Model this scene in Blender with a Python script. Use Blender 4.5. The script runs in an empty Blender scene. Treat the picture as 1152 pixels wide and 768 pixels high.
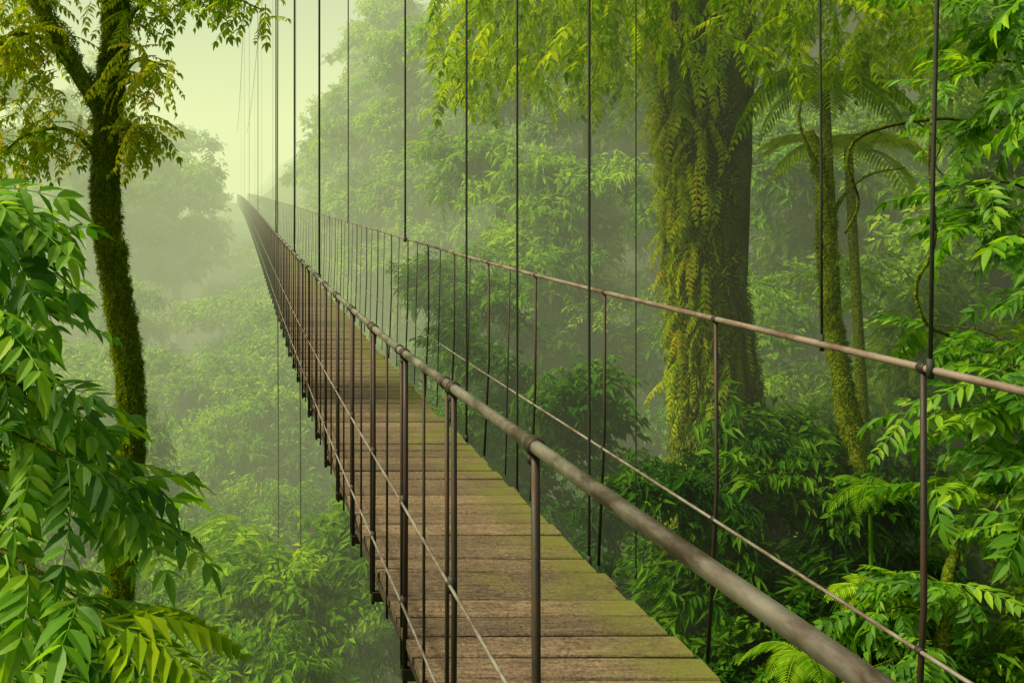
import bpy, math, random
import numpy as np
rng=np.random.default_rng(7); random.seed(7)
sc=bpy.context.scene
def U(a,b): return random.uniform(a,b)
def nrm(v):
    v=np.asarray(v,float); n=np.linalg.norm(v); return v/n if n>1e-9 else np.array([0,0,1.])

# ------------------------------------------------------------ mesh helpers
class Buf:
    def __init__(s): s.v=[]; s.f=[]; s.m=[]
    def add(s,vs,fs,mat=0):
        o=len(s.v); s.v.extend([tuple(map(float,v)) for v in vs])
        for f in fs: s.f.append(tuple(i+o for i in f)); s.m.append(mat)
    def mesh(s,name,mats,smooth=False):
        me=bpy.data.meshes.new(name); me.from_pydata(s.v,[],s.f)
        for m in mats: me.materials.append(m)
        me.polygons.foreach_set('material_index',s.m)
        if smooth: me.polygons.foreach_set('use_smooth',[True]*len(s.f))
        me.update(); return me
def link(name,data,parent=None):
    o=bpy.data.objects.new(name,data); sc.collection.objects.link(o)
    if parent: o.parent=parent
    return o
def empty(name): 
    o=link(name,None); o.empty_display_size=.2; return o
def resample(pts,n):
    pts=np.array(pts,float); k=len(pts)
    t=np.linspace(0,k-1,n); i=np.clip(t.astype(int),0,k-2); u=(t-i)[:,None]
    m=np.gradient(pts,axis=0)
    p0,p1,m0,m1=pts[i],pts[i+1],m[i],m[i+1]
    return (2*u**3-3*u**2+1)*p0+(u**3-2*u**2+u)*m0+(-2*u**3+3*u**2)*p1+(u**3-u**2)*m1
def tube(buf,pts,rad,n=8,mat=0,rough=0.,ridge=0.,cap=True):
    pts=np.array(pts,float); k=len(pts)
    rad=np.interp(np.linspace(0,1,k),np.linspace(0,1,len(rad)),rad) if hasattr(rad,'__len__') else np.full(k,rad)
    T=np.gradient(pts,axis=0); ref=np.array([1.,0,0]) if abs(nrm(T[0])[0])<.9 else np.array([0,1.,0])
    vs=[];a=np.linspace(0,2*math.pi,n,endpoint=False); ph=U(0,6)
    for i in range(k):
        t=nrm(T[i]); s=nrm(ref-t*np.dot(ref,t)); b=np.cross(t,s); ref=s
        r=rad[i]*(1+ridge*np.sin(3*a+ph+i*.12)+ridge*.7*np.sin(5*a-ph+i*.2)+ridge*.5*np.sin(9*a+ph*2-i*.09)+rough*rng.normal(size=n))
        for j in range(n): vs.append(pts[i]+r[j]*(math.cos(a[j])*s+math.sin(a[j])*b))
    fs=[(i*n+j,i*n+(j+1)%n,(i+1)*n+(j+1)%n,(i+1)*n+j) for i in range(k-1) for j in range(n)]
    if cap: fs+= [tuple(range(n))[::-1],tuple((k-1)*n+j for j in range(n))]
    buf.add(vs,fs,mat)
def box(buf,c,s,mat=0):
    x,y,z=np.array(s)/2.
    P=[(-x,-y,-z),(x,-y,-z),(x,y,-z),(-x,y,-z),(-x,-y,z),(x,-y,z),(x,y,z),(-x,y,z)]
    buf.add([(c[0]+p[0],c[1]+p[1],c[2]+p[2]) for p in P],[(3,2,1,0),(4,5,6,7),(0,1,5,4),(1,2,6,5),(2,3,7,6),(3,0,4,7)],mat)
Z=np.array([0,0,1.])
def leaf(buf,p,d,L,W,kind=0,droop=.2,mat=0,up=None,fold=.18):
    p=np.asarray(p,float); d=nrm(d); up=Z+rng.normal(size=3)*.35 if up is None else up
    s=np.cross(d,up); s=nrm(s) if np.linalg.norm(s)>1e-3 else np.array([1.,0,0]); n=np.cross(s,d)
    if kind==0:
        m=p+d*L*.42
        buf.add([p,m+s*W/2+n*fold*W,p+d*L-Z*droop*L,m-s*W/2+n*fold*W],[(0,1,2),(0,2,3)],mat)
    else:
        S=[0,.14,.38,.68,1.]; w=[0,.55,1,.72,0]
        c=[p+d*L*q-Z*droop*L*q*q for q in S]
        R=[c[i]+s*W/2*w[i]+n*fold*W*w[i] for i in (1,2,3)]; Lf=[c[i]-s*W/2*w[i]+n*fold*W*w[i] for i in (1,2,3)]
        V=c+R+Lf
        buf.add(V,[(0,5,1),(1,5,6,2),(2,6,7,3),(3,7,4),(0,1,8),(1,2,9,8),(2,3,10,9),(3,4,10)],mat)

# ------------------------------------------------------------ materials
def newmat(name):
    m=bpy.data.materials.new(name); m.use_nodes=True; nt=m.node_tree; nt.nodes.clear()
    return m,nt,nt.nodes.new('ShaderNodeOutputMaterial')
def ramp(nt,fac,cols):
    r=nt.nodes.new('ShaderNodeValToRGB'); e=r.color_ramp.elements
    while len(e)<len(cols): e.new(.5)
    for i,(p,c) in enumerate(cols): e[i].position=p; e[i].color=(*c,1)
    nt.links.new(fac,r.inputs[0]); return r.outputs[0]
def noise(nt,scale,detail=4,rough=.6,vec=None,coord='Object'):
    n=nt.nodes.new('ShaderNodeTexNoise'); n.inputs['Scale'].default_value=scale; n.inputs['Detail'].default_value=detail; n.inputs['Roughness'].default_value=rough
    if vec is None:
        tc=nt.nodes.new('ShaderNodeTexCoord'); vec=tc.outputs[coord]
    nt.links.new(vec,n.inputs['Vector']); return n.outputs[0]
def mapped(nt,scale,coord='Object'):
    tc=nt.nodes.new('ShaderNodeTexCoord'); mp=nt.nodes.new('ShaderNodeMapping'); mp.inputs['Scale'].default_value=scale
    nt.links.new(tc.outputs[coord],mp.inputs[0]); return mp.outputs[0]
def math_(nt,op,a,b):
    n=nt.nodes.new('ShaderNodeMath'); n.operation=op
    for i,x in enumerate((a,b)):
        if isinstance(x,(int,float)): n.inputs[i].default_value=x
        else: nt.links.new(x,n.inputs[i])
    return n.outputs[0]
def mixc(nt,f,a,b,bt='MIX'):
    n=nt.nodes.new('ShaderNodeMix'); n.data_type='RGBA'; n.blend_type=bt
    for i,x in ((0,f),(6,a),(7,b)):
        if isinstance(x,(int,float)): n.inputs[i].default_value=x
        elif isinstance(x,tuple): n.inputs[i].default_value=(*x,1)
        else: nt.links.new(x,n.inputs[i])
    return n.outputs[2]
def leafmat(name,cols,trans=.45,rough=.45,spec=.35,simple=True):
    m,nt,out=newmat(name)
    g=nt.nodes.new('ShaderNodeNewGeometry'); oi=nt.nodes.new('ShaderNodeObjectInfo')
    f=math_(nt,'ADD',math_(nt,'MULTIPLY',g.outputs['Random Per Island'],.5),math_(nt,'MULTIPLY',oi.outputs['Random'],.5))
    c=ramp(nt,f,cols)
    if simple:
        p=nt.nodes.new('ShaderNodeBsdfDiffuse'); nt.links.new(c,p.inputs[0])
    else:
        p=nt.nodes.new('ShaderNodeBsdfPrincipled'); p.inputs['Roughness'].default_value=rough; p.inputs['Specular IOR Level'].default_value=spec
        nt.links.new(c,p.inputs['Base Color'])
    t=nt.nodes.new('ShaderNodeBsdfTranslucent'); c2=mixc(nt,1.,c,(1.65,1.5,.5),'MULTIPLY'); nt.links.new(c2,t.inputs[0])
    mx=nt.nodes.new('ShaderNodeMixShader'); mx.inputs[0].default_value=trans
    nt.links.new(p.outputs[0],mx.inputs[1]); nt.links.new(t.outputs[0],mx.inputs[2]); nt.links.new(mx.outputs[0],out.inputs[0])
    return m
M_forest=leafmat('forest_leaves',[(.1,(.05,.14,.008)),(.45,(.14,.31,.014)),(.75,(.28,.46,.02)),(1,(.46,.60,.035))],.45)
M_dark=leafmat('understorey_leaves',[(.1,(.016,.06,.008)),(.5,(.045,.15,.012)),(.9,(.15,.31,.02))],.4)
M_near=leafmat('broad_leaves',[(.1,(.04,.14,.008)),(.5,(.12,.30,.012)),(.9,(.31,.50,.02))],.5,.5,.3,False)
M_yel=leafmat('yellow_green_leaves',[(.1,(.16,.27,.012)),(.5,(.34,.43,.016)),(.85,(.55,.52,.02)),(1,(.62,.34,.03))],.5)
M_hang=leafmat('hanging_leaves',[(.1,(.12,.24,.008)),(.5,(.27,.42,.012)),(.9,(.48,.56,.02))],.5)
M_moss=leafmat('moss',[(.1,(.08,.13,.008)),(.5,(.20,.28,.010)),(.9,(.40,.45,.016))],.3)
def barkmat(name,a,b,moss,amt):
    m,nt,out=newmat(name); p=nt.nodes.new('ShaderNodeBsdfDiffuse')
    n=noise(nt,6,5,.7,mapped(nt,(2,2,.5))); c=ramp(nt,n,[(.35,a),(.65,b)])
    n2=noise(nt,2.2,4,.65); f=ramp(nt,n2,[(amt-.08,(1,1,1)),(amt+.12,(0,0,0))])
    n3=noise(nt,30,3,.6); mc=ramp(nt,n3,[(.35,tuple(x*.35 for x in moss)),(.65,moss)])
    nt.links.new(mixc(nt,f,c,mc),p.inputs[0])
    b_=nt.nodes.new('ShaderNodeBump'); b_.inputs['Strength'].default_value=.9; b_.inputs['Distance'].default_value=.06
    nt.links.new(math_(nt,'ADD',n,n3),b_.inputs['Height']); nt.links.new(b_.outputs[0],p.inputs['Normal'])
    nt.links.new(p.outputs[0],out.inputs[0]); return m
M_bark=barkmat('mossy_bark',(.06,.07,.012),(.13,.13,.03),(.27,.35,.016),.70)
M_barkd=barkmat('dark_bark',(.02,.019,.007),(.065,.055,.02),(.15,.20,.012),.54)
M_limb=barkmat('forest_bark',(.04,.04,.02),(.12,.11,.06),(.12,.20,.02),.55)
def steel(name,c1,c2,metal,r,scale=25):
    m,nt,out=newmat(name); p=nt.nodes.new('ShaderNodeBsdfPrincipled')
    n=noise(nt,scale,6,.7,mapped(nt,(1,.25,1))); n2=noise(nt,5,4,.6)
    f=math_(nt,'MULTIPLY',math_(nt,'ADD',n,n2),.5)
    nt.links.new(ramp(nt,f,[(.42,c2),(.57,c1)]),p.inputs['Base Color'])
    nt.links.new(ramp(nt,n,[(.3,(r+.2,)*3),(.7,(r,)*3)]),p.inputs['Roughness']); p.inputs['Metallic'].default_value=metal
    b_=nt.nodes.new('ShaderNodeBump'); b_.inputs['Strength'].default_value=.35; b_.inputs['Distance'].default_value=.002
    nt.links.new(n,b_.inputs['Height']); nt.links.new(b_.outputs[0],p.inputs['Normal'])
    nt.links.new(p.outputs[0],out.inputs[0]); return m
M_rail=steel('worn_steel',(.36,.31,.26),(.09,.06,.042),.8,.28)
M_railR=steel('rusty_steel',(.28,.22,.17),(.12,.07,.045),.5,.45)
M_post=steel('dark_steel',(.03,.027,.018),(.055,.03,.015),.5,.5)
M_cable=steel('cable_steel',(.34,.31,.26),(.16,.11,.08),.6,.4,80)
M_hcab=steel('hanger_steel',(.02,.03,.015),(.03,.03,.015),.2,.6,40)
# planks
m,nt,out=newmat('weathered_planks'); p=nt.nodes.new('ShaderNodeBsdfPrincipled')
g=nt.nodes.new('ShaderNodeNewGeometry')
n=noise(nt,14,6,.7,mapped(nt,(.6,5,1))); n2=noise(nt,3.2,4,.65); n3=noise(nt,70,4,.75)
c=ramp(nt,n,[(.3,(.10,.070,.042)),(.5,(.20,.142,.086)),(.7,(.32,.235,.15))])
c=mixc(nt,1.,c,ramp(nt,n3,[(.36,(.36,.35,.33)),(.6,(1.15,1.13,1.08))]),'MULTIPLY')
c=mixc(nt,1.,c,ramp(nt,g.outputs['Random Per Island'],[(0,(.58,.56,.54)),(1,(1.15,1.11,1.05))]),'MULTIPLY')
tc=nt.nodes.new('ShaderNodeTexCoord'); sx=nt.nodes.new('ShaderNodeSeparateXYZ'); nt.links.new(tc.outputs['Object'],sx.inputs[0])
e=math_(nt,'MULTIPLY',math_(nt,'SUBTRACT',sx.outputs[0],1.02),.5)
f=math_(nt,'ADD',math_(nt,'ADD',e,math_(nt,'MULTIPLY',n2,.75)),math_(nt,'MULTIPLY',n3,.22))
f=ramp(nt,f,[(.55,(0,0,0)),(.80,(.8,.8,.8))])
c=mixc(nt,f,c,(.14,.15,.016)); nt.links.new(c,p.inputs['Base Color'])
nt.links.new(ramp(nt,n2,[(.35,(.5,)*3),(.65,(.85,)*3)]),p.inputs['Roughness']); p.inputs['Specular IOR Level'].default_value=.3
b_=nt.nodes.new('ShaderNodeBump'); b_.inputs['Strength'].default_value=.7; b_.inputs['Distance'].default_value=.008
nt.links.new(math_(nt,'ADD',n,n3),b_.inputs['Height']); nt.links.new(b_.outputs[0],p.inputs['Normal'])
nt.links.new(p.outputs[0],out.inputs[0]); M_wood=m
m,nt,out=newmat('forest_floor'); p=nt.nodes.new('ShaderNodeBsdfDiffuse')
nt.links.new(ramp(nt,noise(nt,1.3,5,.7),[(.35,(.012,.03,.006)),(.55,(.03,.08,.012)),(.7,(.06,.15,.02))]),p.inputs[0])
nt.links.new(p.outputs[0],out.inputs[0]); M_floor=m

# ------------------------------------------------------------ GN scatter
def make_group(coll):
    ng=bpy.data.node_groups.new('scatter_'+coll.name,'GeometryNodeTree')
    ng.interface.new_socket('Geometry',in_out='INPUT',socket_type='NodeSocketGeometry')
    ng.interface.new_socket('Geometry',in_out='OUTPUT',socket_type='NodeSocketGeometry')
    N=ng.nodes.new; gi=N('NodeGroupInput'); go=N('NodeGroupOutput'); ip=N('GeometryNodeInstanceOnPoints'); ci=N('GeometryNodeCollectionInfo')
    ci.inputs[0].default_value=coll; ci.inputs['Separate Children'].default_value=True; ci.inputs['Reset Children'].default_value=True
    def na(n,t):
        a=N('GeometryNodeInputNamedAttribute'); a.data_type=t; a.inputs['Name'].default_value=n
        return [o for o in a.outputs if o.enabled and o.name=='Attribute'][0]
    er=N('FunctionNodeEulerToRotation'); L=ng.links.new
    L(na('rot','FLOAT_VECTOR'),er.inputs[0]); L(er.outputs[0],ip.inputs['Rotation'])
    L(na('scl','FLOAT_VECTOR'),ip.inputs['Scale']); L(na('idx','INT'),ip.inputs['Instance Index'])
    ip.inputs['Pick Instance'].default_value=True
    L(gi.outputs[0],ip.inputs['Points']); L(ci.outputs[0],ip.inputs['Instance']); L(ip.outputs[0],go.inputs[0])
    return ng
def templ(cname,bufs,mats):
    coll=bpy.data.collections.new(cname)
    for i,b in enumerate(bufs):
        o=bpy.data.objects.new('%s_%02d'%(cname,i),b.mesh('%s_%02d'%(cname,i),mats)); coll.objects.link(o)
    return (make_group(coll),len(bufs))
def scatter(name,tp,P,R,S,I=None,parent=None):
    ng,k=tp; P=np.array(P,float); n=len(P); me=bpy.data.meshes.new(name); me.vertices.add(n)
    me.vertices.foreach_set('co',P.ravel())
    S=np.array(S,float); S=np.repeat(S[:,None],3,1) if S.ndim==1 else S
    me.attributes.new('rot','FLOAT_VECTOR','POINT').data.foreach_set('vector',np.array(R,float).ravel())
    me.attributes.new('scl','FLOAT_VECTOR','POINT').data.foreach_set('vector',S.ravel())
    I=rng.integers(0,k,n) if I is None else np.array(I)
    me.attributes.new('idx','INT','POINT').data.foreach_set('value',I.astype(np.int32))
    o=link(name,me,parent); md=o.modifiers.new('scatter','NODES'); md.node_group=ng
    return o

# ------------------------------------------------------------ leaf clump templates
def clump(nt,nl,R,L,W,drp=.55,up=-.35,kind=0):
    b=Buf()
    for i in range(nt):
        d=nrm(rng.normal(size=3)); 
        if d[2]<up: d[2]=-d[2]*.6
        d=nrm(d*(1,1,.8)); ln=R*U(.55,1.05)
        for j in range(nl):
            s=.3+.7*j/(nl-1); p=d*ln*s-Z*.18*R*s*s
            q=nrm(rng.normal(size=3)); q=nrm(q-d*np.dot(q,d))
            leaf(b,p,d*.55+q*.75-Z*drp*U(.6,1.4),L*U(.7,1.2),W*U(.8,1.2),kind,.2)
    return b
T_bg=templ('canopy_clump',[clump(26,13,1,.26,.10),clump(30,12,1,.2,.085,.3),clump(22,14,1.,.34,.075,.9),clump(24,12,1.,.24,.12,.5)],[M_forest])
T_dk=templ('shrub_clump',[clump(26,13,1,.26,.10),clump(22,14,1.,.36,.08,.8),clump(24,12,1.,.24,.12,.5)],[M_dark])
def frond(b,p0,dirxy,L,rise,drop,nl=26,ll=.3,w=.035,mat=0,stem=True):
    dx,dy=math.cos(dirxy),math.sin(dirxy); pts=[]
    for i in range(nl):
        s=i/(nl-1); pts.append(np.array(p0)+np.array([dx*L*s*(1-.15*s),dy*L*s*(1-.15*s),L*(rise*s-drop*s*s)]))
    pts=np.array(pts); T=np.gradient(pts,axis=0)
    if stem: tube(b,pts[::5],[.012*L,.004*L],4,mat)
    for i in range(2,nl):
        s=i/(nl-1); t=nrm(T[i]); sd=nrm(np.cross(t,Z)); l=L*ll*(math.sin(math.pi*min(.97,s*.9+.12))**.7)
        for sg in (-1,1): leaf(b,pts[i],t*.55+sd*sg-Z*.25,l*U(.85,1.1),w*L,0,.15,mat,up=Z)
def rosette(n,L,rise=.7,drop=.9,ll=.3,w=.035):
    b=Buf()
    for i in range(n): frond(b,(0,0,0),i*6.283/n+U(-.3,.3),L*U(.7,1.1),rise*U(.4,1.3),drop*U(.7,1.2),ll=ll,w=w)
    return b
T_fern=templ('fern_rosette',[rosette(10,1.),rosette(8,1.1,.9,1.1,.24,.03),rosette(12,.9,.5,.8,.34,.045)],[M_forest])
def pinnate(n,L,l,w,kind,drop=.25,hang=.6):
    b=Buf(); pts=np.array([[L*s,0.04*L*math.sin(3*s),-drop*L*s*s] for s in np.linspace(0,1,n+1)]); T=np.gradient(pts,axis=0)
    tube(b,pts,[.006,.002],4)
    for i in range(1,n+1):
        t=nrm(T[i]); sd=nrm(np.cross(t,Z)); k=l*(.75+.35*math.sin(math.pi*i/n))
        for sg in (-1,1): leaf(b,pts[i],t*U(.5,.9)+sd*sg*U(.7,1)-Z*U(0.,hang),k*U(.8,1.15),w*U(.85,1.1),kind,U(.1,.3),up=Z+sd*sg*U(-.3,.5)+rng.normal(size=3)*.2)
    leaf(b,pts[-1],T[-1]*8-Z*.3,l,w,kind,.25,up=Z); return b
T_pin=templ('pinnate_branch',[pinnate(6,.5,.165,.062,1,.15,.35),pinnate(5,.42,.18,.075,1,.2,.4),pinnate(7,.55,.15,.055,1,.1,.3),pinnate(5,.4,.2,.07,1,.3,.5)],[M_near])
T_small=templ('leaf_spray',[pinnate(8,.42,.085,.036,1,.3),pinnate(7,.35,.1,.045,1,.5),pinnate(9,.5,.075,.035,1,.2)],[M_hang])
T_yel=templ('yellow_spray',[pinnate(8,.42,.085,.04,1,.3),pinnate(7,.35,.1,.045,1,.6),pinnate(9,.5,.075,.035,1,.4)],[M_yel])
def strand(L,n,l,w):
    b=Buf(); x=y=0.; pts=[]
    for i in range(n):
        x+=U(-.012,.012); y+=U(-.012,.012); pts.append((x,y,-L*i/(n-1)))
    tube(b,pts[::3],[.004,.002],3)
    for p in pts:
        a=U(0,6.28)
        for k in range(2): a+=2.5; leaf(b,p,(math.cos(a)*.6,math.sin(a)*.6,-1),l*U(.6,1.3),w*U(.7,1.2),0,.1)
    return b
T_str=templ('hanging_strand',[strand(1.,20,.16,.04),strand(.9,20,.14,.035),strand(.8,16,.18,.045)],[M_hang])
T_strm=templ('moss_strand',[strand(.7,26,.07,.018),strand(.5,22,.06,.018),strand(.9,30,.09,.02)],[M_moss])
def tuft():
    b=Buf()
    for i in range(60):
        d=nrm(rng.normal(size=3)); d[0]=abs(d[0]); leaf(b,(0,U(-.08,.08),U(-.1,.1)),d-Z*.5,U(.03,.06),.012,0,.2)
    return b
T_tuft=templ('moss_tuft',[tuft(),tuft()],[M_moss])

# ------------------------------------------------------------ terrain
def ss(a,b,x): t=np.clip((x-a)/(b-a),0,1); return t*t*(3-2*t)
def H(x,y):
    h=-15+9.5*ss(1,13,x)+.22*np.clip(x-13,0,80)+.25*np.clip(-x-14,0,60)
    h=h+13*ss(35,115,y)+.5*np.sin(x*.5+1)*np.cos(y*.37)+.9*np.sin(y*.16+x*.11)
    return h
xs=np.concatenate([np.linspace(-400,-45,10),np.linspace(-40,60,90),np.linspace(66,400,10)]); ys=np.concatenate([np.linspace(-100,-12,8),np.linspace(-8,130,120),np.linspace(140,700,12)])
X,Y=np.meshgrid(xs,ys); b=Buf(); b.add(np.stack([X,Y,H(X,Y)+.12*np.sin(X*3.1)*np.cos(Y*2.7)],-1).reshape(-1,3),[(j*len(xs)+i,j*len(xs)+i+1,(j+1)*len(xs)+i+1,(j+1)*len(xs)+i) for j in range(len(ys)-1) for i in range(len(xs)-1)])
link('ground',b.mesh('ground',[M_floor],True))

# ------------------------------------------------------------ background forest
P=[];R=[];S=[];I=[]; trunks=Buf()
def add_crown(cx,cy,cz,r,rz,n,sc_=1.):
    if cy>40: n=int(n*.7); sc_*=1.2
    lob=[(nrm(rng.normal(size=3)*(1,1,.7)))*(U(.35,.75)) for _ in range(6)]
    for i in range(n):
        l=lob[i%6]; d=nrm(rng.normal(size=3)); 
        if d[2]<-.25: d[2]*=-1
        if d[1]>.5 and U(0,1)<.6: d[1]*=-1
        q=(l+d*.45)*np.array([r,r,rz])
        P.append((cx+q[0],cy+q[1],cz+q[2])); R.append((U(-.35,.35),U(-.35,.35),U(0,6.28))); S.append(sc_*U(.6,1.1)); I.append(random.choice([0,0,1,2,3]))
def clear(x,y,top,r):
    if y<6: return False
    if abs(x-1.1)<r+1.6 and top>-2.6: return False
    return True
cnt=0
while cnt<125:   # left valley
    y=U(15,95); x=U(-.30*y-5,3.5+y*.02); h=float(H(x,y)); ht=U(4.5,9)+ (U(0,3) if x<-6 else 0); r=U(1.8,3.4); top=h+ht
    if not clear(x,y,top+.8,r): 
        if U(0,1)<.6: continue
        top=min(top,-4.5)
    if top<h+2: continue
    cnt+=1
    add_crown(x,y,top-r*.75,r,r*.8,26,1+.004*y)
    tube(trunks,resample([(x+U(-.5,.5),y,h-1),(x+U(-.4,.4),y,(h+top)/2),(x,y,top-r*.5)],8),[.2,.07],6,rough=.06)
for (x,y,top,r) in [(-9,62,6.5,4.2),(-14,70,10,5),(-5.5,78,6,4),(-10,84,12,5),(-17,58,9,4.5),(-4,66,2.5,3)]:
    h=float(H(x,y))
    for k in range(3): add_crown(x+U(-1,1),y+U(-1,1),top-r*.7-k*r*.95,r,r*.8,34,1.2)
    tube(trunks,resample([(x+.5,y,h-1),(x-.3,y,(h+top)/2),(x,y,top-r*.5)],8),[.35,.12],6,rough=.06)
cnt=0
while cnt<180:   # right wall
    y=U(9,90); x=U(7.5,12+.62*y) if cnt<135 else U(6,9+.3*y); h=float(H(x,y)); ht=U(5,9)+(U(0,8) if y>24 else 0); r=U(1.6,3.2)
    if cnt>=135: 
        y=U(26,80); ht=U(12,19)
        if x-1.1<r+2.2: continue
    if y<19 and x<9.2: continue
    if (x-8.6)**2/9+(y-14)**2/9<1: continue
    if .60*y<x<.68*y and y<30 and U(0,1)<.6: ht=min(ht,4)
    cnt+=1; top=h+ht
    for k in range(4 if ht>12 else 3 if ht>10 else 2):
        add_crown(x+U(-.8,.8),y+U(-.8,.8),top-r*.7-k*r*1.15,r,r*.85,22,1+.004*y)
    tube(trunks,resample([(x+U(-.5,.5),y,h-1),(x+U(-.4,.4),y,(h+top)/2),(x,y,top-r*.5)],8),[.22,.07],6,rough=.06)
print('canopy clumps',len(P))
scatter('forest_canopy',T_bg,P,R,S,I)
link('forest_trunks',trunks.mesh('forest_trunks',[M_limb],True))
P=[];R=[];S=[]
while len(P)<2200:
    y=3+80*U(0,1)**1.7; x=U(-.3*y-5,.8*y+4)
    h=float(H(x,y)); P.append((x,y,h+U(0,.9))); R.append((U(-.4,.4),U(-.4,.4),U(0,6.28))); S.append(U(.8,1.5)+.006*y)
for (x,y,tp_,r) in [(5.5,12.2,-3.6,.9),(6.5,12.4,-2.9,.8),(4.7,12.8,-4.9,1.),(5.2,15.5,-3.0,1.1),(4.4,17.5,-2.6,1.2),(7.4,12.6,-3.2,.9),(4.9,20,-2.0,1.3),(8.3,12.8,-3.4,1.0),(6.2,11.2,-4.9,.8),(5.0,23,-1.6,1.4),(5.0,11.4,-5.4,.8),(6.9,10.9,-4.4,.7),(7.3,11.5,-3.5,.7),(7.4,10.2,-4.9,.7)]:
    h=float(H(x,y)); n=int((tp_-h)*7)
    for i in range(n):
        z=U(h,tp_); a=U(0,6.28); rr=r*math.sqrt(U(0,1))*(1 if z<tp_-.8 else .6); P.append((x+rr*math.cos(a),y+rr*math.sin(a),z)); R.append((U(-.4,.4),U(-.4,.4),U(0,6.28))); S.append(U(.45,.85))
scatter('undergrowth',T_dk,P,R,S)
P=[];R=[];S=[]
for i in range(620):
    y=U(10.5,24); x=U(6.5,.8*y+1.5); h=float(H(x,y)); zt=h+U(0,1)**1.3*U(3,8)*(1 if x>8.5 else .55)
    if (x-6.6)**2+(y-14)**2<1.2: continue
    P.append((x,y,zt)); R.append((U(-.4,.4),U(-.4,.4),U(0,6.28))); S.append(U(.5,1.0))
scatter('broadleaf_thicket',T_bg,P,R,S)
P=[];R=[];S=[]
for i in range(200):
    y=U(9,30); x=U(-.24*y,.78*y); 
    if abs(x-1.1)<2.5 and y<14: continue
    P.append((x,y,float(H(x,y))+U(.8,3.2))); R.append((U(-.3,.3),U(-.3,.3),U(0,6.28))); S.append(U(.7,1.5))
scatter('fern_bank',T_fern,P,R,S)
# broad-leaved trees on the right edge
def edge_tree(tx,ty,z0,z1,nb,l0,l1,s0,s1,hasmore):
    rt=empty('broadleaf_tree'); b=Buf(); P=[];R=[];S=[]
    tube(b,resample([(tx+.25,ty+.3,-11),(tx+.1,ty+.1,(z0-11)/2),(tx,ty,(z0+z1)/2),(tx+.05,ty,z1),(tx+.2,ty+.1,z1+hasmore)],30),[.12,.09,.04],8,rough=.06)
    for k in range(nb):
        z=z0+(z1-z0)*k/(nb-1); a_=np.array([tx+.02,ty,z]); an=U(2.4,4.9); l=U(l0,l1)
        c_=a_+np.array([math.cos(an)*l,math.sin(an)*l,U(-.1,.4)]); q=resample([a_,(a_+c_)/2+Z*.15,c_],8); tube(b,q,[.018,.005],5)
        for i in range(2,8):
            for sg in (-1,1):
                if U(0,1)<.12: continue
                P.append(q[i]); R.append((U(-.6,.6),U(-.3,1.0),an+sg*U(.1,1.4))); S.append(U(s0,s1))
    link('branches',b.mesh('edge_branches',[M_barkd],True),rt); scatter('leaves',T_pin,P,R,S,parent=rt)
edge_tree(8.0,9.8,-3.6,2.5,34,.5,1.25,.7,1.3,1.2)
edge_tree(7.0,9.9,-6.2,-3.9,16,.4,.9,.6,1.0,.3)

# ------------------------------------------------------------ named palms and ferns
def palm(name,x,y,z,s):
    e=empty(name); b=Buf(); g_=float(H(x,y))
    tube(b,resample([(x+.5,y+.2,g_-.5),(x+.25,y,(z+g_)/2),(x,y,z)],10),[.1,.05],8,rough=.05); link('trunk',b.mesh('palm_trunk',[M_bark],True),e)
    b=rosette(13,s,.75,1.0,.3,.032); o=link('fronds',b.mesh('fronds',[M_hang]),e); o.location=(x,y,z)
palm('palm_tree',7.3,12.4,1.35,1.3); palm('palm_tree',7.9,12.9,.55,1.15)
for k,(x,y,z,s) in enumerate([(6.7,10.6,-4.25,.62),(7.1,11.2,-3.3,.6),(6.0,10.6,-4.9,.7),(-.2,19,-6.5,1.6)]):
    b=rosette(10,s,.6,.9,.3,.04); g_=float(H(x,y)); tube(b,[(0,0,g_-z-.3),(0.05,0,(g_-z)/2),(0,0,0)],[.04,.02],6)
    o=link('fern',b.mesh('fern',[M_forest])); o.location=(x,y,z)

# ------------------------------------------------------------ great mossy tree
gt=empty('mossy_rainforest_tree'); b=Buf()
tp=resample([(7.3,14.2,-10),(6.95,14.1,-6),(6.75,14,-3.2),(6.55,14,-1),(6.45,14,1),(6.35,14.1,3),(6.5,14.3,6)],60)
tr=[.95,.68,.46,.36,.33,.36,.32]
tube(b,tp,tr,36,rough=.04,ridge=.15)
for (a,l,zz) in [(0,3,2.7),(1.0,3.2,3.3),(2.2,3.5,2.9),(3.0,3.2,3.0),(3.7,3.4,2.6),(4.6,3.5,3.2),(5.5,3.1,3.0)]:
    c=np.array([6.4,14.1,zz]); d=np.array([math.cos(a),math.sin(a),0])
    tube(b,resample([c,c+d*l*.35+Z*.5,c+d*l*.7+Z*.5,c+d*l-Z*.1],12),[.18,.05],8,rough=.05)
tube(b,resample([(6.8,13.9,-1.8),(6.85,13.75,.6),(7.0,13.85,3),(7.3,14,5)],20),[.2,.18,.15],12,rough=.05,ridge=.1)
for k in range(34):
    a=U(2.8,6.6); pts=[]; wv=U(.2,.8); of=U(1.02,1.25)
    for i in range(18):
        s=i/17; z=-6+10*s; j=np.argmin(abs(tp[:,2]-z)); rr=np.interp(j/59,np.linspace(0,1,7),tr)*of
        aa=a+wv*math.sin(s*5+k)+.1*U(-1,1); pts.append(tp[j]+np.array([math.cos(aa)*rr,math.sin(aa)*rr,z-tp[j][2]]))
    tube(b,resample(pts,40),U(.012,.065),6,rough=.08)
link('trunk',b.mesh('tree_trunk',[M_barkd],True),gt)
P=[];R=[];S=[];P2=[];R2=[];S2=[]
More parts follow.
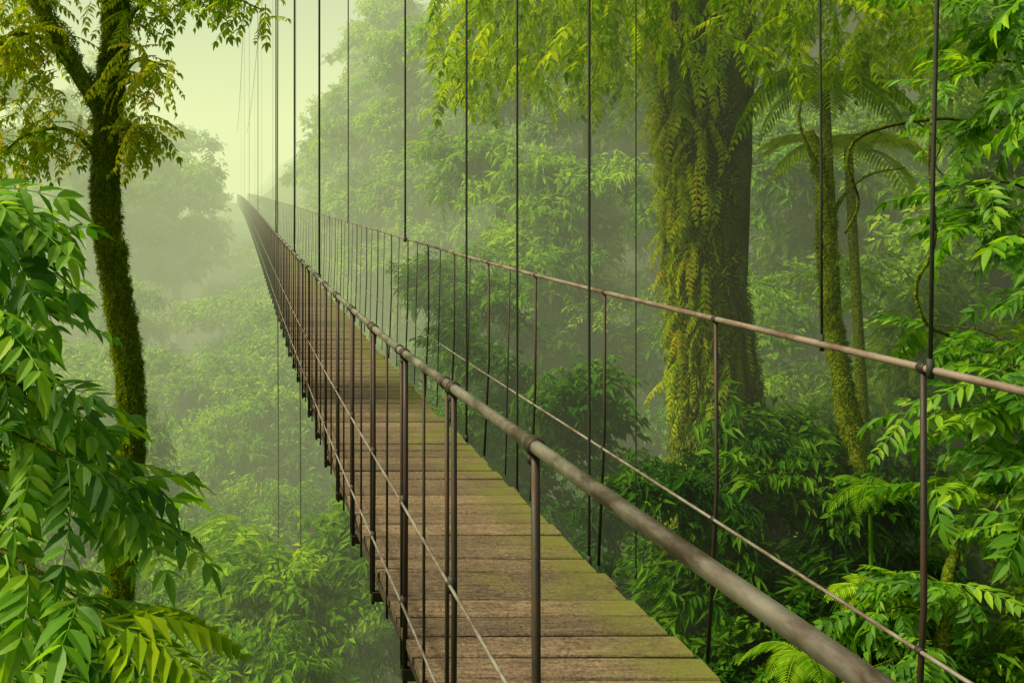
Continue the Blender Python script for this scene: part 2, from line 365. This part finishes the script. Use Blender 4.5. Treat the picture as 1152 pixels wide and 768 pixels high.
for i in range(1700):
    z=U(-5,4); j=np.argmin(abs(tp[:,2]-z)); rr=np.interp(j/59,np.linspace(0,1,7),tr)*U(1.02,1.35); a=random.choice([U(3,6.28),U(2.6,4.2),U(2.6,4.2),U(5.4,6.5)])
    q=(tp[j][0]+math.cos(a)*rr,tp[j][1]+math.sin(a)*rr,z)
    if i%3==0: P2.append(q); R2.append((0,0,a)); S2.append(U(1,2.2))
    else: P.append(q); R.append((U(-.1,.1),U(-.1,.1),a)); S.append(U(.6,1.5))
scatter('moss_strands',T_strm,P,R,S,parent=gt); scatter('moss_tufts',T_tuft,P2,R2,S2,parent=gt)
P=[];R=[];S=[]
for i in range(260):
    z=U(-3.0,2.6); a=random.gauss(3.6,.6); rr=U(.38,.6); x=np.interp(z,[-3,3],[6.7,6.4])
    P.append((x+math.cos(a)*rr,14+math.sin(a)*rr,z)); R.append((U(-.2,.2),U(.5,1.3),U(2.2,5.2))); S.append(U(.7,1.4))
scatter('epiphyte_leaves',T_yel,P,R,S,parent=gt)
P=[];R=[];S=[]
for i in range(330):
    a=U(0,6.28); r=3.4*math.sqrt(U(0.01,1)); z=U(2.2,4.4)-.12*r
    x=6.2+math.cos(a)*r; y=14+math.sin(a)*r*.8
    if x>7.6 and U(0,1)<.75: continue
    P.append((x,y,z)); R.append((U(-.25,.25),U(-.25,.25),U(0,6.3))); S.append(U(.5,.95))
scatter('drooping_foliage',T_str,P,R,S,parent=gt)
P=[];R=[];S=[]
for i in range(1000):
    a=U(0,6.28); r=3.6*math.sqrt(U(0.01,1)); x=6.2+math.cos(a)*r
    P.append((x,14+math.sin(a)*r*.8,U(1.9,4.3)-.1*r)); R.append((U(-.4,.4),U(.1,1.0),U(0,6.3))); S.append(U(.9,1.7))
scatter('crown_sprays',T_small,P,R,S,parent=gt)

# ------------------------------------------------------------ left mossy tree
lt=empty('slender_mossy_tree'); b=Buf()
lp=resample([(-1.0,9,-14),(-1.05,9,-8),(-1.12,9,-4.4),(-.97,9,-2.1),(-1.08,9,-1),(-1.2,9,-.1),(-1.17,9,.8),(-1.12,9.1,1.8),(-1.3,9.2,3.2),(-1.2,9.3,5)],70)
tube(b,lp,[.17,.15,.13,.11,.105,.11,.10,.10,.09,.07],14,rough=.06,ridge=.10)
tube(b,resample([(-1.2,9,.65),(-1.36,9,.95),(-1.62,9,1.35),(-1.85,9,1.8),(-2.5,9.1,2.9)],18),[.08,.075,.05],10,rough=.06,ridge=.08)
limbs=[[(-1.15,9,1.3),(-.9,8.9,1.65),(-.4,8.8,1.85),(.2,8.7,1.6)],[(-1.2,9.1,2.2),(-1.7,8.6,2.3),(-2.4,8.2,2.0)],[(-1.15,9,.9),(-.9,8.7,1.15),(-.65,8.6,1.1)],[(-1.6,9,1.35),(-2.0,8.8,1.4),(-2.4,8.7,1.15)],[(-1.2,9.1,2.5),(-.6,9.3,2.6),(.1,9.3,2.3)],[(-1.18,9,.2),(-1.5,8.9,.55),(-1.9,8.8,.5),(-2.2,8.8,.2)],[(-1.15,9,.5),(-.95,8.8,.6),(-.8,8.7,.5)]]
P=[];R=[];S=[];Py=[];Ry=[];Sy=[]
for li,l in enumerate(limbs):
    q=resample(l,16); tube(b,q,[.026,.006],6,rough=.05)
    for i in range(3,16):
        for k in range(5 if li not in(2,6) else 3):
            t=(tuple(q[i]+rng.normal(size=3)*.08),(U(-.5,.5),U(-.3,.7),U(0,6.3)),U(.5,.95))
            if li in(2,3,6) or U(0,1)<.3: Py.append(t[0]);Ry.append(t[1]);Sy.append(t[2])
            else: P.append(t[0]);R.append(t[1]);S.append(t[2])
link('trunk',b.mesh('slender_trunk',[M_bark],True),lt)
for i in range(160):
    Py.append((U(-2.3,-1.6),U(8.6,9.4),U(.3,2.1))); Ry.append((U(-.5,.5),U(-.3,.7),U(0,6.3))); Sy.append(U(.5,.9))
for i in range(220):
    P.append((U(-2.4,.1),U(8.6,9.6),U(1.75,2.5))); R.append((U(-.5,.5),U(-.3,.7),U(0,6.3))); S.append(U(.5,.95))
scatter('leaf_sprays',T_small,P,R,S,parent=lt); scatter('yellow_leaf_sprays',T_yel,Py,Ry,Sy,parent=lt)
P=[];R=[];S=[];P2=[];R2=[];S2=[]
for i in range(1900):
    z=U(-6,2.2); j=np.argmin(abs(lp[:,2]-z)); rr=.11; a=U(2.8,6.6); q=(lp[j][0]+math.cos(a)*rr,lp[j][1]+math.sin(a)*rr,z)
    if i%4: P.append(q); R.append((0,0,a)); S.append(U(.4,1))
    elif i%8==0: P2.append(q); R2.append((0,0,a)); S2.append(U(.2,.5))
for i in range(240):
    s=U(0,1); q=np.array([-1.2,9,.65])*(1-s)+np.array([-1.85,9,1.8])*s; P.append(q+rng.normal(size=3)*.04); R.append((U(-1,1),U(-1,1),U(0,6))); S.append(U(.4,.8))
scatter('moss_tufts',T_tuft,P,R,S,parent=lt); scatter('moss_strands',T_strm,P2,R2,S2,parent=lt)

# ------------------------------------------------------------ near broadleaf tree on the left
nt2=empty('broadleaf_tree'); b=Buf(); P=[];R=[];S=[]
tube(b,resample([(-1.9,4.4,-15),(-1.75,4.3,-8),(-1.6,4.2,-3),(-1.6,4.1,-.5),(-1.75,4.2,1.2)],30),[.14,.1,.05],10,rough=.05)
br=[((-1.6,4.1,-.1),(-.87,3.6,-.05)),((-1.6,4.1,-.3),(-.87,3.8,-.22)),((-1.6,4.1,-.5),(-.88,3.4,-.4)),((-1.6,4.1,-.6),(-.92,4.4,-.5)),((-1.6,4.1,-.8),(-.78,3.7,-.72)),((-1.6,4.1,-1.0),(-.6,3.5,-.93)),((-1.6,4.1,-.7),(-.9,4.2,-.9)),
((-1.6,4.1,-1.1),(-.55,4.1,-1.1)),((-1.6,4.1,-1.2),(-.46,3.6,-1.12)),((-1.6,4.1,-1.3),(-.48,4.4,-1.4)),((-1.6,4.1,-1.4),(-.55,3.4,-1.38)),((-1.6,4.1,-1.6),(-.7,3.8,-1.65)),((-1.6,4.1,-1.8),(-.75,3.5,-1.75)),((-1.6,4.1,-1.9),(-.75,4.2,-2.0)),((-1.6,4.1,-1.3),(-.8,4.6,-1.2))]
for a_,c_ in br:
    a_=np.array(a_);c_=np.array(c_); q=resample([a_,a_*.6+c_*.4+Z*.12,a_*.25+c_*.75+Z*.08,c_],12); tube(b,q,[.016,.005],5)
    az=math.atan2(*(c_-a_)[[1,0]])
    for i in range(2,12):
        for sg in (-1,1):
            if U(0,1)<.2: continue
            P.append(q[i]); R.append((U(-.6,.6),U(-.3,.7),az+sg*U(.25,1.2))); S.append(U(.42,.85))
    P.append(q[-1]); R.append((0,.3,az)); S.append(.75)
link('branches',b.mesh('broadleaf_branches',[M_barkd],True),nt2); scatter('leaves',T_pin,P,R,S,parent=nt2)
fb=Buf()
for (a,l,rs,dp) in [(.15,.55,.25,.5),(-.4,.5,.1,.5),(.6,.5,.3,.6),(-.9,.45,0,.5)]: frond(fb,(-.45,3.25,-1.40),a,l,rs,dp,11,.30,.10)
tube(fb,resample([(-1.0,3.9,-14.5),(-.9,3.8,-6),(-.75,3.6,-2.2),(-.45,3.25,-1.40)],12),[.06,.015],6)
link('giant_fern',fb.mesh('giant_fern',[M_hang]))

# ------------------------------------------------------------ slim tree and lianas on the right
st=empty('slim_tree'); b=Buf()
tube(b,resample([(8.3,12,-9),(7.75,12,-5),(7.6,12,-3.7),(7.3,12,-2.4),(7.12,12,-1.3),(7.08,12,-.4),(7.0,12,.4),(6.88,12,.75)],40),[.17,.13,.11,.09,.07,.05],10,rough=.06,ridge=.06)
tube(b,resample([(7.08,12,-.5),(7.25,12,-.1),(7.5,11.9,.2),(7.9,11.8,.3)],12),[.035,.01],6)
tube(b,resample([(7.0,12,.3),(6.85,11.95,.5),(6.7,11.9,.85),(6.75,11.9,1.2)],12),[.035,.01],6)
link('trunk',b.mesh('slim_trunk',[M_bark],True),st)
P=[];R=[];S=[]
for i in range(260):
    z=U(-4,.4); x=np.interp(z,[-5,-3.7,-2.4,-1.3,-.4,.4],[7.75,7.6,7.3,7.12,7.08,7.0]); a=U(0,6.3)
    P.append((x+.08*math.cos(a),12+.08*math.sin(a),z)); R.append((0,0,a)); S.append(U(.5,1.2))
scatter('moss_tufts',T_tuft,P,R,S,parent=st)
b=Buf(); tube(b,resample([(6.7,11,-.45),(6.85,11,-.1),(6.72,11,.35),(6.94,11,.66),(7.78,11,.82),(8.7,11,.74),(10,11.5,1.4)],40),[.012,.02,.02],7,rough=.1)
tube(b,resample([(7.5,11,.78),(7.75,11,.55),(7.7,11,.3),(7.9,11,.1)],12),[.012,.006],5); link('liana',b.mesh('liana',[M_barkd],True))
b=Buf(); tube(b,resample([(4.2,6,3.5),(4.2,6,1.1),(4.17,6,.2),(4.19,6,-.3),(4.08,6,-.56),(4.14,6,-.78),(4.28,6,-.86)],36),[.008,.014,.01],6,rough=.12); link('liana',b.mesh('liana',[M_barkd],True))
b=Buf(); tube(b,resample([(.8,20,9),(.78,20,0),(.8,20,-6),(.8,20,-13)],20),.014,5); tube(b,resample([(1.1,18,-2.2),(1.12,18,-6),(1.1,18,-14)],14),.014,5); link('hanging_vine',b.mesh('hanging_vine',[M_barkd],True))

# ------------------------------------------------------------ suspension footbridge
fb_=empty('suspension_footbridge')
def prof(tab):
    T=np.array([a for a,_ in tab],float);V=np.array([v for _,v in tab],float); L=np.log(T+1.5); 
    G=np.gradient(V,L)
    def f(t):
        l=math.log(max(t,-1.2)+1.5) if t>-1 else L[0]; l=min(max(l,L[0]),L[-1]); i=min(max(np.searchsorted(L,l)-1,0),len(L)-2); h=L[i+1]-L[i]; u=(l-L[i])/h
        return -((2*u**3-3*u**2+1)*V[i]+(u**3-2*u**2+u)*h*G[i]+(-2*u**3+3*u**2)*V[i+1]+(u**3-u**2)*h*G[i+1])
    return f
zL=prof([(0,.42),(.94,.464),(2.04,.514),(2.78,.545),(3.6,.58),(4.4,.6),(9,.645),(21,.63),(45,.5),(115,.1)])
zR=prof([(0,.41),(1,.425),(2.2,.44),(3.6,.46),(6.7,.485),(13,.47),(30,.42),(60,.28),(115,0)])
zD=prof([(0,1.5),(1,1.52),(3.4,1.6),(5,1.68),(9,1.76),(21,1.78),(45,1.62),(115,1.2)])
zL1=prof([(0,1.04),(2.2,1.077),(3.6,1.117),(5.5,1.18),(10,1.27),(21,1.27),(45,1.12),(115,.7)])
zL2=prof([(0,1.42),(2,1.44),(3.6,1.48),(5.5,1.56),(10,1.64),(21,1.66),(45,1.5),(115,1.1)])
zR1=prof([(0,1.1),(2.4,1.16),(5,1.22),(9,1.30),(21,1.33),(45,1.2),(115,.8)])
xc=lambda t:-.8*(max(t-15,0)/100)**2
ts=np.concatenate([np.arange(-2,12,.35),np.arange(12,116,1.5)])
def line(bf,x,zf,r,n=10,mat=0,T=None): tube(bf,[(x+xc(t),t,zf(t)) for t in (ts if T is None else T)],r,n,mat)
XL,XR,DL,DR=.6,1.74,.6,1.575
b=Buf(); line(b,XL,zL,.0145,16); link('left_handrail',b.mesh('left_handrail',[M_rail],True),fb_)
b=Buf(); line(b,XR,zR,.0105,12); link('right_handrail',b.mesh('right_handrail',[M_railR],True),fb_)
b=Buf(); line(b,XL-.012,zL1,.005,8); line(b,XL-.012,zL2,.005,8); line(b,XR-.01,zR1,.006,8)
link('side_cables',b.mesh('side_cables',[M_cable],True),fb_)
b=Buf(); cl=Buf()
tL=[2.02,2.78,3.6,4.4]; 
while tL[-1]<112: tL.append(tL[-1]+.82)
tL=[.4-.8,-1.3]+tL
def ring(bf,x,y,z,r,h): tube(bf,[(x,y-h/2,z),(x,y-h*.35,z),(x,y+h*.35,z),(x,y+h/2,z)],[r*.9,r,r,r*.9],12)
for i,t in enumerate(tL):
    x=XL+xc(t)+U(-.004,.004); zt=zL(t); zb=zD(t)-.16
    r=.0095 if i%2==0 else .0085
    tube(b,[(x,t,zt-.012),(x+U(-.003,.003),t,(zt+zb)/2),(x+U(-.004,.004),t,zb)],r,8)
    if t>2.5:
        tube(b,[(x+.004,t+.11,zL(t+.11)),(x+.004,t+.11,zb)],.0065,7)
        if t<60: tube(b,[(x,t+.45,zL(t+.45)),(x,t+.45,zb+.04)],.005,6)
    if t<40:
        ring(cl,XL+xc(t),t,zt,.0205,.035); ring(cl,XL+xc(t),t+.012,zt-.03,.013,.02)
        for zf in (zL1,zL2): ring(cl,XL-.006,t,zf(t),.0125,.02); tube(cl,[(XL-.004,t,zf(t)-.022),(XL-.004,t,zf(t)+.022)],.0125,8)
        if t>2.5: ring(cl,XL+xc(t),t+.11,zL(t+.11),.019,.022)
tR=2.53
while tR<112:
    x=XR+xc(tR); zt=zR(tR); zb=zD(tR)-.1
    tube(b,[(x,tR,zt),(x+U(-.006,.006),tR,(zt+zb)/2),(x-.03,tR,zb)],.0075,8)
    if tR<45: ring(cl,x,tR,zt,.0145,.025); ring(cl,x-.008,tR,zR1(tR),.011,.02)
    if tR>5: tube(b,[(x,tR+.55,zR(tR+.55)),(x-.03,tR+.55,zb)],.0045,6)
    tR+=1.1
link('posts',b.mesh('posts',[M_post],True),fb_); link('clamps',cl.mesh('clamps',[M_post],True),fb_)
b=Buf(); zc=lambda t:13-6*ss(55,115,t)
for (x,ts_,r,slx) in [(XR-.01,2.49,.0055,.035),(XR,2.97,.0042,-.01),(XR,4.36,.003,0),(DR+.02,4.53,.0068,.0),(DR+.02,5.7,.0068,0),(DR+.05,7.1,.008,0),(XR-.05,10.1,.010,0),(XR,15.8,.010,0),(XL,7.4,.008,0),(XL,10.7,.009,0),(XL,16.,.010,0)]+[(X_,30+18*k,.009,0) for k in range(4) for X_ in (XL,XR)]:
    bot=zR(ts_) if (ts_<3 or ts_>7.2) else zD(ts_)-.02
    if x<1: bot=zL(ts_)
    top=float(zc(ts_)); X0=x+xc(ts_)
    tube(b,[(X0,ts_,bot),(X0+slx*.2,ts_,bot+.5),(X0+slx*.6,ts_,bot+1.1),(X0+slx,ts_,bot+1.8),(X0+slx*1.5,ts_,top)],r,6)
    tube(b,[(X0,ts_,bot-.02),(X0,ts_,bot+.03)],r*1.6,8)
for x in (XL,XR): tube(b,[(x+xc(t),t,float(zc(t))) for t in np.arange(-3,118,2.5)],.03,8)
link('hanger_cables',b.mesh('hanger_cables',[M_hcab],True),fb_)
b=Buf(); t=-1.5
while t<114:
    z=zD(t); w=.152+U(-.007,.005); x0=DL+.012+U(-.01,.01)+xc(t); x1=DR+U(-.015,.02)+xc(t)
    n=5; th=.032; zz=z+U(-.004,.004); tl=U(-.004,.004); rz=U(-.006,.006)
    vs=[];e=.006
    for i in range(n):
        s=i/(n-1); x=x0+(x1-x0)*s; yo=rz*(s-.5)+U(-.0025,.0025); q=zz+tl*(s-.5)
        for (dy,dz) in ((-w/2,-th),(-w/2,-e),(-w/2+e,0),(w/2-e,0),(w/2,-e),(w/2,-th)): vs.append((x,t+dy+yo,q+dz))
    fs=[(i*6+j,i*6+(j+1)%6,(i+1)*6+(j+1)%6,(i+1)*6+j) for i in range(n-1) for j in range(6)]+[(5,4,3,2,1,0),tuple((n-1)*6+j for j in range(6))]
    b.add(vs,[f[::-1] for f in fs]); t+=.180
link('deck_planks',b.mesh('deck_planks',[M_wood]),fb_)
b=Buf()
for x in (DL+.03,DL+.3,DR-.3,DR-.06): tube(b,[(x+xc(t),t,zD(t)-.075) for t in ts],.02,6)
for t in tL:
    if t<60: box(b,((DL+DR)/2+xc(t)-.02,t,zD(t)-.125),(DR-DL-.02,.04,.04))
link('deck_beams',b.mesh('deck_beams',[M_post]),fb_)

# ------------------------------------------------------------ mist: homogeneous medium, added emission stands in for scattered daylight
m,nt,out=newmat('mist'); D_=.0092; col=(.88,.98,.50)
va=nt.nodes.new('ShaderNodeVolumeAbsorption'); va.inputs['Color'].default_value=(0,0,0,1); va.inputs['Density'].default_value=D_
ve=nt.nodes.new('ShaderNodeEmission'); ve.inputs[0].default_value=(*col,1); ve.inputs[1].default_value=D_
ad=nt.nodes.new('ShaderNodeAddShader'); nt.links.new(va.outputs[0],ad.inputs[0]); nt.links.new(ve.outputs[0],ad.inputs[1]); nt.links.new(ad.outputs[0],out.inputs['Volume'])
b=Buf(); box(b,(20,161,2),(240,300,40)); link('glowing_mist',b.mesh('mist',[m]))

# ------------------------------------------------------------ light, sky, camera
w=bpy.data.worlds.new('World'); sc.world=w; w.use_nodes=True; nt=w.node_tree; bg=nt.nodes['Background']
sk=nt.nodes.new('ShaderNodeTexSky'); sk.sky_type='NISHITA'; sk.sun_disc=False; el=math.radians(50); az=math.radians(-88)
sk.sun_elevation=el; sk.sun_rotation=az%(2*math.pi); sk.air_density=1; sk.dust_density=4
nt.links.new(mixc(nt,1.,sk.outputs[0],(1.12,1.03,.66),'MULTIPLY'),bg.inputs[0]); bg.inputs[1].default_value=.15
from mathutils import Vector
ld=bpy.data.lights.new('sun','SUN'); ld.energy=5; ld.angle=math.radians(10); ld.color=(1,.96,.74)
lo=link('sun',ld); dv=Vector((math.sin(az)*math.cos(el),math.cos(az)*math.cos(el),math.sin(el))); lo.rotation_euler=(-dv).to_track_quat('-Z','Y').to_euler()
cd=bpy.data.cameras.new('camera'); cam=link('camera',cd); cam.location=(0,0,0); cam.rotation_euler=(math.radians(90),0,0)
cd.sensor_width=36; cd.lens=35; cd.shift_x=.267; cd.shift_y=-.145; cd.clip_start=.05; cd.clip_end=2000
sc.camera=cam
sc.view_settings.view_transform='Standard'; sc.view_settings.look='None'; sc.view_settings.exposure=0
